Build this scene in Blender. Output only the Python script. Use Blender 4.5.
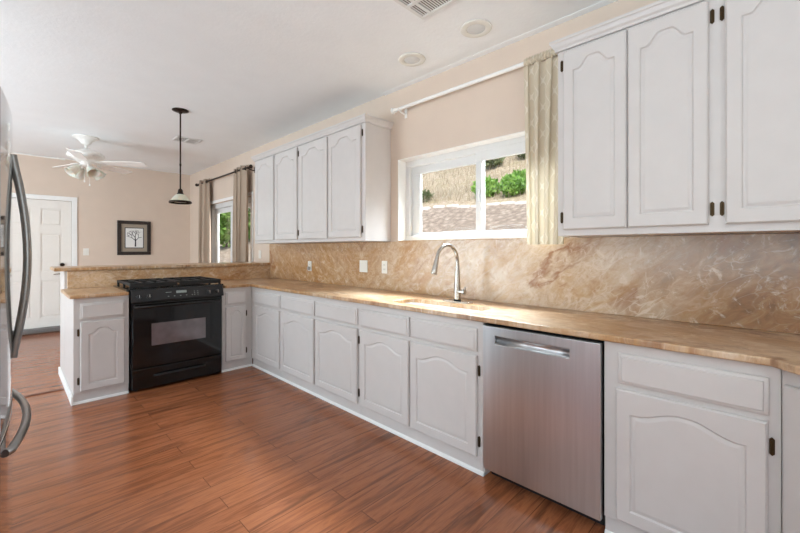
import bpy, bmesh, math, random
from mathutils import Vector, Matrix
random.seed(7)
PI = math.pi
for o in list(bpy.data.objects): bpy.data.objects.remove(o)
C = bpy.context.scene.collection
SC = bpy.context.scene

# ------------------------------------------------------------------ camera, sky, sun, fill and window light, exposure
cd = bpy.data.cameras.new('camera'); cam = bpy.data.objects.new('camera', cd); C.objects.link(cam)
cam.location = (0, 0, 1.292); cam.rotation_euler = (PI/2, 0, -math.radians(45.556))
cd.sensor_width = 36; cd.lens = 383.385*36/800; cd.shift_y = (249.613-266.5)/800; cd.clip_start = 0.02
SC.camera = cam
w = bpy.data.worlds.new('sky'); SC.world = w; w.use_nodes = True
wn = w.node_tree.nodes; wl = w.node_tree.links
sky = wn.new('ShaderNodeTexSky'); sky.sky_type = 'NISHITA'; sky.sun_disc = False
sky.sun_elevation = math.radians(55); sky.sun_rotation = math.radians(200); sky.dust_density = 2.0
wl.new(sky.outputs[0], wn['Background'].inputs[0]); wn['Background'].inputs[1].default_value = 0.30
def sun_lamp(rot, energy):
    l = bpy.data.lights.new('sun', 'SUN'); l.energy = energy; l.angle = math.radians(1.5); l.color = (1, .96, .9)
    o = bpy.data.objects.new('sun', l); C.objects.link(o); o.rotation_euler = rot; return o
sun_lamp((math.radians(38), 0, math.radians(-70)), 4.2)
def area(name, loc, rot, sx, sy, energy, col=(1, .98, .95)):
    l = bpy.data.lights.new(name, 'AREA'); l.shape = 'RECTANGLE'; l.size = sx; l.size_y = sy; l.energy = energy; l.color = col
    o = bpy.data.objects.new(name, l); C.objects.link(o); o.location = loc; o.rotation_euler = rot; return o
# added unseen fill lamps tilted to the ceiling; daylight at both counter wall windows
COOL = (.75, .91, 1.0)
area('fill_left', (-3.36, 1.0, 1.15), (0, -PI/2-1.42, 0), 2.1, 3.8, 310, COOL)
area('fill_back', (0.0, -2.36, 1.30), (PI/2+1.45, 0, 0), 2.2, 2.0, 80, COOL)
area('fill_dining', (-3.36, 5.3, 1.15), (0, -PI/2-.7, 0), 2.1, 3.0, 200, COOL)
area('daylight_kitchen_window', (2.92, 1.72, 2.28), (0, PI/2-1.08, 0), .5, 1.3, 112, (.80, .91, 1)).data.spread = math.radians(100)
area('daylight_dining_window', (3.2, 6.35, 2.0), (0, PI/2-.45, 0), 1.9, 1.7, 90, (.92, .97, 1))
vs = SC.view_settings; vs.view_transform = 'Standard'; vs.look = 'None'; vs.gamma = 1.0; vs.use_curve_mapping = False
vs.exposure = 0.0

# ------------------------------------------------------------------ dimensions
XF, XC, XW = 1.888, 1.856, 2.476          # cabinet face, worktop edge, wall
YF, YC, YB = 4.158, 4.130, 4.885          # peninsula face, worktop edge, half wall face
XU = 2.166; ZC = 2.746; D = 8.18

# ------------------------------------------------------------------ mesh helpers
class MB:
    def __init__(s): s.bm = bmesh.new(); s.uv = None
    def box(s, x0, x1, y0, y1, z0, z1, bev=0, seg=2):
        m = Matrix.Translation(((x0+x1)/2, (y0+y1)/2, (z0+z1)/2)) @ Matrix.Diagonal((abs(x1-x0), abs(y1-y0), abs(z1-z0), 1))
        r = bmesh.ops.create_cube(s.bm, size=1, matrix=m)
        if bev:
            ed = list({e for v in r['verts'] for e in v.link_edges})
            bmesh.ops.bevel(s.bm, geom=ed, offset=bev, segments=seg, affect='EDGES', profile=.5)
        return s
    def tube(s, pts, rad, n=12, caps=True):
        pts = [Vector(p) for p in pts]
        if not isinstance(rad, (list, tuple)): rad = [rad]*len(pts)
        rings = []; up = None
        for i, p in enumerate(pts):
            t = (pts[min(i+1, len(pts)-1)] - pts[max(i-1, 0)]).normalized()
            if up is None:
                a = Vector((0, 0, 1)) if abs(t.z) < .9 else Vector((1, 0, 0)); up = (a - t*a.dot(t)).normalized()
            else: up = (up - t*up.dot(t)).normalized()
            b = t.cross(up)
            rings.append([s.bm.verts.new(p + (up*math.cos(2*PI*k/n) + b*math.sin(2*PI*k/n))*rad[i]) for k in range(n)])
        for a, b in zip(rings, rings[1:]):
            for k in range(n): s.bm.faces.new((a[k], a[(k+1) % n], b[(k+1) % n], b[k]))
        if caps:
            s.bm.faces.new(rings[0][::-1]); s.bm.faces.new(rings[-1])
        return s
    def cyl(s, a, b, r, r2=None, n=20): return s.tube([a, b], [r, r if r2 is None else r2], n)
    def lathe(s, prof, cx=0, cy=0, n=32, closed=False):
        rings = []
        for r, z in prof:
            if r < 1e-6: rings.append([s.bm.verts.new((cx, cy, z))])
            else: rings.append([s.bm.verts.new((cx+r*math.cos(2*PI*k/n), cy+r*math.sin(2*PI*k/n), z)) for k in range(n)])
        prs = list(zip(rings, rings[1:])) + ([(rings[-1], rings[0])] if closed else [])
        for a, b in prs:
            for k in range(n):
                q = []
                for v in ((a[k], a[(k+1) % n], b[(k+1) % n], b[k]) if len(a) > 1 and len(b) > 1 else
                          ((a[0], b[(k+1) % n], b[k]) if len(a) == 1 else (a[k], a[(k+1) % n], b[0]))): q.append(v)
                s.bm.faces.new(q)
        if not closed:
            for rg, fl in ((rings[0], True), (rings[-1], False)):
                if len(rg) > 1: s.bm.faces.new(rg[::-1] if fl else rg)
        return s
    def prism(s, poly, z0, z1, holes=()):                  # flat polygon (x, y) with holes, extruded in z
        ed = []
        for lp in [poly]+list(holes):
            v = [s.bm.verts.new((x, y, z0)) for x, y in lp]
            ed += [s.bm.edges.new((v[i], v[(i+1) % len(v)])) for i in range(len(v))]
        g = bmesh.ops.triangle_fill(s.bm, edges=ed, use_beauty=True, use_dissolve=False)
        fs = [f for f in g['geom'] if isinstance(f, bmesh.types.BMFace)]
        e = bmesh.ops.extrude_face_region(s.bm, geom=fs)
        bmesh.ops.translate(s.bm, verts=[v for v in e['geom'] if isinstance(v, bmesh.types.BMVert)], vec=(0, 0, z1-z0))
        return s
    def sweep(s, prof, path, closed=False):                # profile of 3-D offsets placed at every path frame [(origin, xaxis, yaxis)]
        rings = [[s.bm.verts.new(Vector(o)+Vector(ax)*p+Vector(ay)*q) for p, q in prof] for o, ax, ay in path]
        n = len(prof)
        for a, b in zip(rings, rings[1:]):
            for k in range(n): s.bm.faces.new((a[k], a[(k+1) % n], b[(k+1) % n], b[k]))
        s.bm.faces.new(rings[0][::-1]); s.bm.faces.new(rings[-1]); return s
    def quad(s, a, b, c, d): s.bm.faces.new([s.bm.verts.new(p) for p in (a, b, c, d)]); return s
    def mesh(s, name, m, smooth=False, fix=True):
        if fix: bmesh.ops.recalc_face_normals(s.bm, faces=s.bm.faces)
        me = bpy.data.meshes.new(name); s.bm.to_mesh(me); s.bm.free()
        if m: me.materials.append(m)
        if smooth:
            me.polygons.foreach_set('use_smooth', [True]*len(me.polygons))
            try: me.set_sharp_from_angle(angle=math.radians(38))
            except Exception: pass
        return me
def obj(name, mb, m, parent=None, smooth=False, fix=True, kind=None):
    o = bpy.data.objects.new(name, mb.mesh(name, m, smooth, fix)); C.objects.link(o)
    if parent: o.parent = parent
    if kind: o['kind'] = kind
    return o
def struct(name, mb, m, **k): return obj(name, mb, m, kind='structure', **k)
def thing(name, label, cat, loc=(0, 0, 0), rz=0, group=None):
    o = bpy.data.objects.new(name, None); C.objects.link(o); o.empty_display_size = .05
    o.location = loc; o.rotation_euler = (0, 0, rz); o['label'] = label; o['category'] = cat
    if group: o['group'] = group
    return o
def tag(o, label, cat, group=None, kind=None):
    o['label'] = label; o['category'] = cat
    if group: o['group'] = group
    if kind: o['kind'] = kind
    return o
def copy_tree(o, parent=None):
    c = o.copy(); C.objects.link(c)
    if parent: c.parent = parent
    for ch in list(o.children): copy_tree(ch, c)
    return c
def bevel(o, wd=.004, seg=3, ang=40):
    b = o.modifiers.new('bevel', 'BEVEL'); b.width = wd; b.segments = seg; b.limit_method = 'ANGLE'; b.angle_limit = math.radians(ang); return o

# ------------------------------------------------------------------ material helpers
def lin(h):
    c = [int(h[i:i+2], 16)/255 for i in (0, 2, 4)]
    return tuple(x/12.92 if x < .04045 else ((x+.055)/1.055)**2.4 for x in c)+(1,)
class NT:
    def __init__(s, name):
        s.m = bpy.data.materials.new(name); s.m.use_nodes = True; s.t = s.m.node_tree; s.p = s.t.nodes['Principled BSDF']
    def n(s, typ, **k):
        nd = s.t.nodes.new(typ)
        for a, v in k.items():
            if a.startswith('i_'):
                key = a[2:]; key = int(key) if key.isdigit() else key.replace('_', ' ')
                nd.inputs[key].default_value = v
            else: setattr(nd, a, v)
        return nd
    def l(s, a, b): s.t.links.new(a, b)
    def ramp(s, src, stops):
        r = s.n('ShaderNodeValToRGB'); e = r.color_ramp.elements
        while len(e) < len(stops): e.new(.5)
        for el, (p, c) in zip(e, stops): el.position = p; el.color = c
        s.l(src, r.inputs[0]); return r.outputs[0]
    def mix(s, f, a, b, blend='MIX'):
        m = s.n('ShaderNodeMix', data_type='RGBA', blend_type=blend)
        for i, v in ((0, f), (6, a), (7, b)):
            if hasattr(v, 'links'): s.l(v, m.inputs[i])
            else: m.inputs[i].default_value = v
        return m.outputs[2]
    def math(s, op, a, b=0.0, c=None):
        m = s.n('ShaderNodeMath', operation=op)
        for i, v in enumerate((a, b) if c is None else (a, b, c)):
            if hasattr(v, 'links'): s.l(v, m.inputs[i])
            else: m.inputs[i].default_value = v
        return m.outputs[0]
    def pos(s, scale=(1, 1, 1), rot=(0, 0, 0), loc=(0, 0, 0), coord='world'):
        if coord == 'world': src = s.n('ShaderNodeNewGeometry').outputs['Position']
        else: src = s.n('ShaderNodeTexCoord').outputs[coord]
        m = s.n('ShaderNodeMapping'); m.inputs[1].default_value = loc; m.inputs[2].default_value = rot; m.inputs[3].default_value = scale
        s.l(src, m.inputs[0]); return m.outputs[0]
    def noise(s, vec, scale, detail=4, rough=.5, dist=0):
        n = s.n('ShaderNodeTexNoise'); n.inputs['Scale'].default_value = scale; n.inputs['Detail'].default_value = detail
        n.inputs['Roughness'].default_value = rough; n.inputs['Distortion'].default_value = dist
        s.l(vec, n.inputs['Vector']); return n.outputs
    def bump(s, h, st=.1, dist=.01):
        b = s.n('ShaderNodeBump'); b.inputs['Strength'].default_value = st; b.inputs['Distance'].default_value = dist
        s.l(h, b.inputs['Height']); s.l(b.outputs[0], s.p.inputs['Normal'])
    def set(s, col=None, rough=None, metal=None, **k):
        if col is not None:
            if hasattr(col, 'links'): s.l(col, s.p.inputs['Base Color'])
            else: s.p.inputs['Base Color'].default_value = col
        if rough is not None:
            if hasattr(rough, 'links'): s.l(rough, s.p.inputs['Roughness'])
            else: s.p.inputs['Roughness'].default_value = rough
        if metal is not None: s.p.inputs['Metallic'].default_value = metal
        for a, v in k.items(): s.p.inputs[a.replace('_', ' ')].default_value = v
        return s.m
def plain(name, hexa, rough=.5, metal=0, var=.03, scale=30, bump=0, bscale=200, bdist=.002, **k):
    t = NT(name); c = lin(hexa); v = t.noise(t.pos(), scale, 3)[0]
    a = tuple(x*(1-var) for x in c[:3])+(1,); b = tuple(min(1, x*(1+var)) for x in c[:3])+(1,)
    t.set(t.ramp(v, [(.3, a), (.7, b)]), rough, metal, **k)
    if bump: t.bump(t.noise(t.pos(), bscale, 3)[0], bump, bdist)
    return t.m
M = {}
M['wall'] = plain('peach_wall_paint', 'D9C6B6', .75, var=.015, scale=6, bump=.25, bscale=90, bdist=.003)
M['ceiling'] = plain('ceiling_paint', 'F3F5F6', .8, var=.012, scale=5, bump=.22, bscale=45, bdist=.006)
M['white'] = plain('white_cabinet_paint', 'D0CAC7', .38, var=.015, scale=12, bump=.05, bscale=60)
M['trim'] = plain('white_trim_paint', 'F0EEEB', .4, var=.01)
M['vinyl'] = plain('white_window_vinyl', 'D9D9D8', .35, var=.01)
M['doorpaint'] = plain('white_door_paint', 'ECE6DF', .45, var=.01)
M['bronze'] = plain('antique_bronze', '4A3A26', .45, .8, var=.35, scale=300)
M['darkbronze'] = plain('dark_bronze', '33271F', .4, .7, var=.2, scale=80)
M['black'] = plain('black_enamel', '0A0A0B', .07, var=.1)
M['blackmatte'] = plain('black_cast_iron', '141415', .55, var=.2, scale=120, bump=.2)
M['blacktrim'] = plain('black_plastic', '17171A', .35, var=.1)
M['dark'] = plain('dark_recess', '0A0A0A', .8)
M['chrome'] = plain('chrome', 'D8D8D8', .12, 1.0, var=.01)
M['nickel'] = plain('brushed_nickel', 'B9B3AB', .27, 1.0, var=.03, scale=60)
M['sink'] = plain('white_sink_enamel', 'E4E4E2', .2, var=.01)
M['plate'] = plain('white_wall_plate', 'EFEBE3', .35, var=.01)
M['fan'] = plain('white_fan_enamel', 'F0ECE7', .35, var=.01)
M['fixture'] = plain('cream_fixture_enamel', 'E0DED6', .5, var=.02)
M['lens'] = plain('frosted_lens', 'D2D3D2', .5, var=.03)
M['grille'] = plain('vent_enamel', 'E4E4E2', .5, var=.02)
M['duct'] = plain('duct_grey', '77706A', .8, var=.1)
M['taupe'] = plain('taupe_curtain_cloth', 'AE9A88', .9, var=.05, scale=80, bump=.15, bscale=500)
M['framewood'] = plain('espresso_frame_wood', '2A211E', .35, var=.2, scale=60)
M['matboard'] = plain('taupe_mat_board', '9C9080', .85, var=.03, scale=100)
M['paper'] = plain('white_paper', 'E8E8E6', .8, var=.01)
M['ink'] = plain('charcoal_ink', '35353A', .8, var=.1)
M['rubber'] = plain('dark_grey_ribbed_strip', '77726F', .8, var=.15, scale=150, bump=.4)
M['stone_edge'] = plain('pale_edging_stone', 'D9D4CC', .8, var=.1, scale=8)
M['led'] = plain('dim_display', '9AA3A0', .3, var=.1)
M['bark'] = plain('brown_bark', '5C4A3A', .9, var=.3, scale=20)
M['stucco'] = plain('outside_stucco', 'CDBEAC', .9, var=.05)
def steel(name, col, rough, axis, bmp=.04):
    t = NT(name)
    n = t.noise(t.pos(scale=axis, coord='world'), 1.0, 3)[0]
    t.set(t.ramp(n, [(.25, tuple(x*.93 for x in col)+(1,)), (.75, tuple(min(1, x*1.05) for x in col)+(1,))]),
          t.math('ADD', t.math('MULTIPLY', n, rough*.3), rough*.85), 1.0)
    
    if bmp: t.bump(n, bmp, .001)
    return t.m
M['steel'] = steel('brushed_stainless_steel', (.62, .63, .64), .30, (60, 60, 2), 0)
M['fridge'] = steel('fridge_stainless_steel', (.66, .68, .70), .07, (400, 6, 400), 0)
M['handle'] = steel('satin_handle_steel', (.30, .30, .30), .30, (120, 120, 120))
def glass(name, tint=(1, 1, 1, 1), refl=1.0):
    t = NT(name); t.t.nodes.remove(t.p)
    tr = t.n('ShaderNodeBsdfTransparent'); tr.inputs[0].default_value = tint
    gl = t.n('ShaderNodeBsdfGlossy'); gl.inputs['Roughness'].default_value = 0.02
    fr = t.n('ShaderNodeFresnel'); fr.inputs[0].default_value = 1.45
    mx = t.n('ShaderNodeMixShader'); t.l(t.math('MULTIPLY', fr.outputs[0], refl), mx.inputs[0]); t.l(tr.outputs[0], mx.inputs[1]); t.l(gl.outputs[0], mx.inputs[2])
    t.l(mx.outputs[0], t.t.nodes['Material Output'].inputs[0]); return t.m
M['glass'] = glass('window_glass', (.97, .98, .97, 1), .12)
def oven_glass():
    t = NT('oven_window_glass'); v = t.noise(t.pos(), 8, 2)[0]
    t.set(t.ramp(v, [(.3, (.10, .075, .08, 1)), (.7, (.15, .12, .125, 1))]), .12, 0, Specular_IOR_Level=.9, Coat_Weight=.8, Coat_Roughness=.06); return t.m
M['ovenglass'] = oven_glass()
def shade_glass(name, c):
    t = NT(name); v = t.noise(t.pos(), 14, 4)[0]
    t.set(t.ramp(v, [(.3, tuple(x*.85 for x in c)+(1,)), (.7, c+(1,))]), .35, Transmission_Weight=.15, Subsurface_Weight=.2); return t.m
M['alabaster'] = shade_glass('alabaster_glass', (.85, .78, .62))
M['frosted'] = shade_glass('frosted_white_glass', (.86, .80, .70))

def marble(name, mode):
    """breccia onyx: warm cream ground, tan and rust drifts along a slant, pale crackle veins; bookmatched slabs"""
    t = NT(name)
    P = t.n('ShaderNodeNewGeometry').outputs['Position']; sp = t.n('ShaderNodeSeparateXYZ'); t.l(P, sp.inputs[0])
    x, y, z = sp.outputs
    if mode == 'wall':                                     # slabs are mirrored about their joint
        a = t.math('ABSOLUTE', t.math('SUBTRACT', y, 2.95)); b = z
        u = t.math('ADD', t.math('MULTIPLY', a, .80), t.math('MULTIPLY', b, .60)); v = t.math('SUBTRACT', t.math('MULTIPLY', b, .80), t.math('MULTIPLY', a, .60))
    elif mode == 'pen':
        u = t.math('ADD', x, t.math('MULTIPLY', z, .5)); v = t.math('SUBTRACT', z, t.math('MULTIPLY', x, .3))
    else:
        u = t.math('ADD', y, t.math('MULTIPLY', x, .25)); v = t.math('SUBTRACT', x, t.math('MULTIPLY', y, .12))
    cb = t.n('ShaderNodeCombineXYZ'); t.l(u, cb.inputs[0]); t.l(v, cb.inputs[1]); t.l(t.math('MULTIPLY', z, .3 if mode == 'top' else 0), cb.inputs[2])
    V = cb.outputs[0]
    st = t.n('ShaderNodeMapping'); st.inputs[3].default_value = (1.0, 2.3, 1.0); t.l(V, st.inputs[0]); S = st.outputs[0]
    wn_ = t.noise(S, 1.6, 4, .6)[1]
    wm = t.n('ShaderNodeMix', data_type='VECTOR'); wm.inputs[0].default_value = .33; t.l(S, wm.inputs[4]); t.l(wn_, wm.inputs[5]); W = wm.outputs[1]
    big = t.noise(W, 1.7, 6, .62, .7)[0]; fine = t.noise(W, 9, 7, .68, 1.2)[0]
    cream, tan, gold, rust = {'wall': ('CFB89F', 'BF9A70', 'AD7E4E', '8A4E22'), 'top': ('CFB190', 'BA8F60', 'A5753F', '7E4A22'), 'pen': ('D6B591', 'C79E74', 'B98858', '96602F')}[mode]
    base = t.ramp(big, [(.30, lin(gold)), (.45, lin(tan)), (.60, lin(cream)), (.78, lin(tan))])
    base = t.mix(t.ramp(fine, [(.48, (0, 0, 0, 1)), (.70, (.6, .6, .6, 1))]), base, lin('DCCBBA'))
    base = t.mix(t.ramp(t.noise(W, 16, 6, .7, 1.6)[0], [(.52, (0, 0, 0, 1)), (.70, (.55, .55, .55, 1))]), base, lin(gold))
    if mode == 'wall':                                     # stone browns towards its right end, with under-cabinet shade painted into the colour
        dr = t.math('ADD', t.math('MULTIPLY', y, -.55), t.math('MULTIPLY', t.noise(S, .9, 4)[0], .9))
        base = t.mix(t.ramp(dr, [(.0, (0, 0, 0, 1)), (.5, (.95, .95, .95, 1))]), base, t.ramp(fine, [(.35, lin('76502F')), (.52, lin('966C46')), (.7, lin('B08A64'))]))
        dl_ = t.math('ADD', t.math('MULTIPLY', y, .45), t.math('MULTIPLY', t.noise(S, 1.2, 4)[0], .8))
        base = t.mix(t.ramp(t.math('SUBTRACT', dl_, 1.3), [(.0, (0, 0, 0, 1)), (.6, (.7, .7, .7, 1))]), base, t.ramp(fine, [(.35, lin('A06C38')), (.55, lin('BF915F')), (.7, lin('D6B48C'))]))
    # wandering rust streaks
    band = t.math('ABSOLUTE', t.math('SUBTRACT', t.noise(W, 1.1, 5, .6, 1.0)[0], .5))
    streak = t.ramp(band, [(0.0, (1, 1, 1, 1)), (.035, (0, 0, 0, 1))])
    gate = t.ramp(t.noise(S, 1.3, 3)[0], [(.42, (0, 0, 0, 1)), (.62, (1, 1, 1, 1))])
    base = t.mix(t.math('MULTIPLY', t.math('MULTIPLY', streak, gate), .75), base, lin(rust))
    iso = t.noise(V, 7 if mode == 'top' else 9, 8, .72, 2.2)[0]
    base = t.mix(t.ramp(iso, [(.50, (0, 0, 0, 1)), (.66, (.42, .42, .42, 1))]), base, lin({'wall': '9C6A40', 'top': '7E4C26', 'pen': '8A5A30'}[mode]))
    base = t.mix(t.ramp(iso, [(.34, (.55, .55, .55, 1)), (.45, (0, 0, 0, 1))]), base, lin('E4D3BF'))
    # pale crackle veins
    vo = t.n('ShaderNodeTexVoronoi', feature='DISTANCE_TO_EDGE'); vo.inputs['Scale'].default_value = 8.5; t.l(W, vo.inputs['Vector'])
    vein = t.ramp(vo.outputs[0], [(0.0, (1, 1, 1, 1)), (.03, (0, 0, 0, 1))])
    vg = t.ramp(t.noise(S, 2.3, 3)[0], [(.45, (0, 0, 0, 1)), (.6, (1, 1, 1, 1))])
    base = t.mix(t.math('MULTIPLY', t.math('MULTIPLY', vein, vg), .5), base, lin('E2D0BC'))
    t.set(base, .34 if mode == 'top' else .22, Specular_IOR_Level=.7 if mode == 'top' else .5)
    return t.m
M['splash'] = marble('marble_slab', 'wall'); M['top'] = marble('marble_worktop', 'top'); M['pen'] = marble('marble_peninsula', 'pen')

def wood_floor():
    t = NT('mahogany_plank_floor')
    p = t.pos()
    br = t.n('ShaderNodeTexBrick'); br.offset = .37; br.inputs['Scale'].default_value = 1; br.inputs['Brick Width'].default_value = 1.22; br.inputs['Row Height'].default_value = .122
    br.inputs['Mortar Size'].default_value = .0022; br.inputs['Mortar Smooth'].default_value = .3; br.inputs['Color1'].default_value = (0, 0, 0, 1); br.inputs['Color2'].default_value = (1, 1, 1, 1); br.inputs['Bias'].default_value = 0
    t.l(p, br.inputs['Vector'])
    tint = br.outputs['Color']
    ad = t.n('ShaderNodeVectorMath', operation='MULTIPLY_ADD'); t.l(tint, ad.inputs[0]); ad.inputs[1].default_value = (7, 3, 11); t.l(p, ad.inputs[2])
    mp = t.n('ShaderNodeMapping'); mp.inputs[3].default_value = (1.1, 11, 1); t.l(ad.outputs[0], mp.inputs[0])
    g = t.noise(mp.outputs[0], 1.5, 6, .62, 1.2)[0]
    mp2 = t.n('ShaderNodeMapping'); mp2.inputs[3].default_value = (5, 90, 1); t.l(ad.outputs[0], mp2.inputs[0])
    g2 = t.noise(mp2.outputs[0], 2, 4, .6)[0]
    col = t.ramp(g, [(.34, lin('45251A')), (.45, lin('84482D')), (.57, lin('AC6842')), (.70, lin('78412A'))])
    col = t.mix(.28, col, t.ramp(g2, [(.3, lin('572F1D')), (.7, lin('B06F49'))]))
    col = t.mix(.25, col, t.ramp(tint, [(0, lin('825033')), (1, lin('A86E4B'))]))
    col = t.mix(t.math('MULTIPLY', br.outputs['Fac'], .6), col, lin('4A2A1B'))
    t.set(col, t.math('ADD', t.math('MULTIPLY', g2, .08), .14), Specular_IOR_Level=.45)
    h = t.math('SUBTRACT', t.math('MULTIPLY', g2, .15), br.outputs['Fac']); t.bump(h, .25, .002)
    return t.m
M['floor'] = wood_floor()
def curtain_cloth():
    t = NT('beige_trellis_curtain')
    uv = t.n('ShaderNodeTexCoord').outputs['UV']; sp = t.n('ShaderNodeSeparateXYZ'); t.l(uv, sp.inputs[0])
    a = t.math('MULTIPLY', sp.outputs[0], 2*PI/.11); b = t.math('MULTIPLY', sp.outputs[1], 2*PI/.17)
    s_ = t.math('ADD', t.math('COSINE', a), t.math('COSINE', b))
    ln = t.ramp(t.math('ABSOLUTE', s_), [(0.05, (1, 1, 1, 1)), (.20, (0, 0, 0, 1))])
    col = t.mix(t.math('MULTIPLY', ln, .5), lin('D2C5AF'), lin('F0EADF'))
    t.set(col, .85)
    tr = t.n('ShaderNodeBsdfTranslucent'); t.l(t.mix(.5, col, lin('FBEFD2')), tr.inputs[0])
    mx = t.n('ShaderNodeMixShader'); mx.inputs[0].default_value = .11
    t.l(t.p.outputs[0], mx.inputs[1]); t.l(tr.outputs[0], mx.inputs[2]); t.l(mx.outputs[0], t.t.nodes['Material Output'].inputs[0]); return t.m
M['curtain'] = curtain_cloth()
def hill_mat():
    t = NT('dry_grass_hillside'); p = t.pos()
    sp = t.n('ShaderNodeSeparateXYZ'); t.l(p, sp.inputs[0])
    n1 = t.noise(p, 1.2, 6, .65)[0]; n2 = t.noise(p, 14, 5, .7)[0]
    dry = t.ramp(n2, [(.3, lin('8F7E66')), (.5, lin('B5A48C')), (.7, lin('CFC2AE'))])
    dry = t.mix(t.ramp(n1, [(.5, (0, 0, 0, 1)), (.68, (.6, .6, .6, 1))]), dry, lin('8F8A5A'))
    vo = t.n('ShaderNodeTexVoronoi'); vo.inputs['Scale'].default_value = 9; t.l(p, vo.inputs['Vector'])
    gr = t.mix(.5, t.ramp(vo.outputs['Distance'], [(.1, lin('C4B4A4')), (.6, lin('7A6C60'))]), t.ramp(n2, [(.3, lin('857566')), (.7, lin('C9B9A8'))]))
    f = t.ramp(t.math('ADD', sp.outputs[0], t.math('MULTIPLY', n1, .2)), [(0, (0, 0, 0, 1)), (1, (1, 1, 1, 1))])
    f = t.math('GREATER_THAN', t.math('ADD', t.math('ADD', sp.outputs[0], t.math('MULTIPLY', sp.outputs[1], .2)), t.math('MULTIPLY', n1, .15)), 7.75)
    t.set(t.mix(f, gr, dry), .95); t.bump(n2, .8, .06); return t.m
M['hill'] = hill_mat()
def leaf_mat(name, a, b):
    t = NT(name); oi = t.noise(t.pos(), 4, 3, .7)[0]
    col = t.ramp(oi, [(.3, lin(a)), (.7, lin(b))]); t.set(col, .6)
    tr = t.n('ShaderNodeBsdfTranslucent'); t.l(col, tr.inputs[0]); mx = t.n('ShaderNodeMixShader'); mx.inputs[0].default_value = .3
    t.l(t.p.outputs[0], mx.inputs[1]); t.l(tr.outputs[0], mx.inputs[2]); t.l(mx.outputs[0], t.t.nodes['Material Output'].inputs[0]); return t.m
M['leaf'] = leaf_mat('green_leaves', '6A9A3C', 'A8CC6A'); M['sage'] = leaf_mat('grey_green_leaves', '5E6B48', '8C9468'); M['straw'] = leaf_mat('dry_straw', 'A09078', 'CDBFA6')

# ------------------------------------------------------------------ room shell
struct('floor', MB().box(-3.6, 2.70, -2.6, 8.4, -.12, 0), M['floor'])
struct('ceiling', MB().box(-3.6, 2.70, -2.6, 8.4, ZC, ZC+.14), M['ceiling'])
W1 = (.93, 2.454, 1.372, 2.108)     # kitchen window opening: y0 y1 z0 z1
W2 = (5.45, 7.26, .06, 2.085)       # dining glazing
def wall_x(x0, x1, y0, y1, ops):
    mb = MB(); y = y0
    for a, b, c, d in ops:
        mb.box(x0, x1, y, a, 0, ZC)
        if c > 0.001: mb.box(x0, x1, a, b, 0, c)
        mb.box(x0, x1, a, b, d, ZC); y = b
    mb.box(x0, x1, y, y1, 0, ZC); return mb
struct('wall_right', wall_x(XW, XW+.17, -2.6, D, [W1, W2]), M['wall'])
DX0, DX1, DZ = -.125, .712, 2.075
far = MB(); far.box(-3.6, DX0, D, D+.15, 0, ZC); far.box(DX0, DX1, D, D+.15, DZ, ZC); far.box(DX1, XW+.17, D, D+.15, 0, ZC)
struct('wall_far', far, M['wall'])
struct('wall_left', wall_x(-3.57, -3.42, -2.6, D, [(-1.0, 3.0, .05, 2.2), (3.8, 6.8, .05, 2.2)]), M['wall'])
bk = MB(); bk.box(-3.42, -1.1, -2.57, -2.42, 0, ZC); bk.box(-1.1, 1.1, -2.57, -2.42, 0, .3); bk.box(-1.1, 1.1, -2.57, -2.42, 2.3, ZC); bk.box(1.1, XW, -2.57, -2.42, 0, ZC)
struct('wall_back', bk, M['wall'])
struct('wall_alcove', MB().box(-.98, -.86, 2.02, 2.66, 0, ZC), M['wall'])
struct('wall_return', MB().box(1.42, XW, -1.17, -1.03, 0, ZC), M['wall'])
# unseen window frames, added on the left wall for lighting
def glazing(name, x, y0, y1, z0, z1, n):
    fr = MB(); t = .06
    fr.box(x, x+.06, y0, y1, z0, z0+t); fr.box(x, x+.06, y0, y1, z1-t, z1)
    for i in range(n+1):
        yy = y0+(y1-y0-t)*i/n; fr.box(x, x+.06, yy, yy+t, z0+t, z1-t)
    f = struct(name, fr, M['vinyl'])
glazing('added_window_3', -3.53, -1.0, 3.0, .05, 2.2, 2); glazing('added_window_4', -3.53, 3.8, 6.8, .05, 2.2, 2)
# white bullnose strip where the wall meets the ceiling above the window
struct('trim_1', MB().sweep([(0, 0), (-.048, 0), (-.048, -.003), (-.020, -.006), (0, -.007)], [((XW-.0005, y, ZC-.0005), (1, 0, 0), (0, 0, 1)) for y in (.5, 2.62)]), M['ceiling'], smooth=True)
# floor transition strip between kitchen and dining room
M['strip'] = plain('transition_strip_wood', '6B3A22', .4, var=.2, scale=40)
struct('trim_2', MB().sweep([(-.022, 0), (.022, 0), (.014, .008), (-.014, .008)], [((x, 4.70, .0005), (0, 1, 0), (0, 0, 1)) for x in (-.85, .352)]), M['strip'])
bb = MB(); bb.box(DX1+.075, XW-.014, D-.014, D-.0005, 0.0005, .09, .003); struct('baseboard_far', bb, M['trim'])
bb = MB(); bb.box(XW-.014, XW-.0005, W2[1]+.05, D-.016, .0005, .09, .003); struct('baseboard_right', bb, M['trim'])
# raised half wall behind the range (white painted end)
struct('wall_peninsula', MB().box(.372, XW-.001, YB, 5.31, 0.0005, 1.084), M['white'])
pe = MB(); pe.box(.358, .3715, 4.15, 5.322, .0005, .075, .003); struct('baseboard_peninsula', pe, M['trim'])

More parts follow.
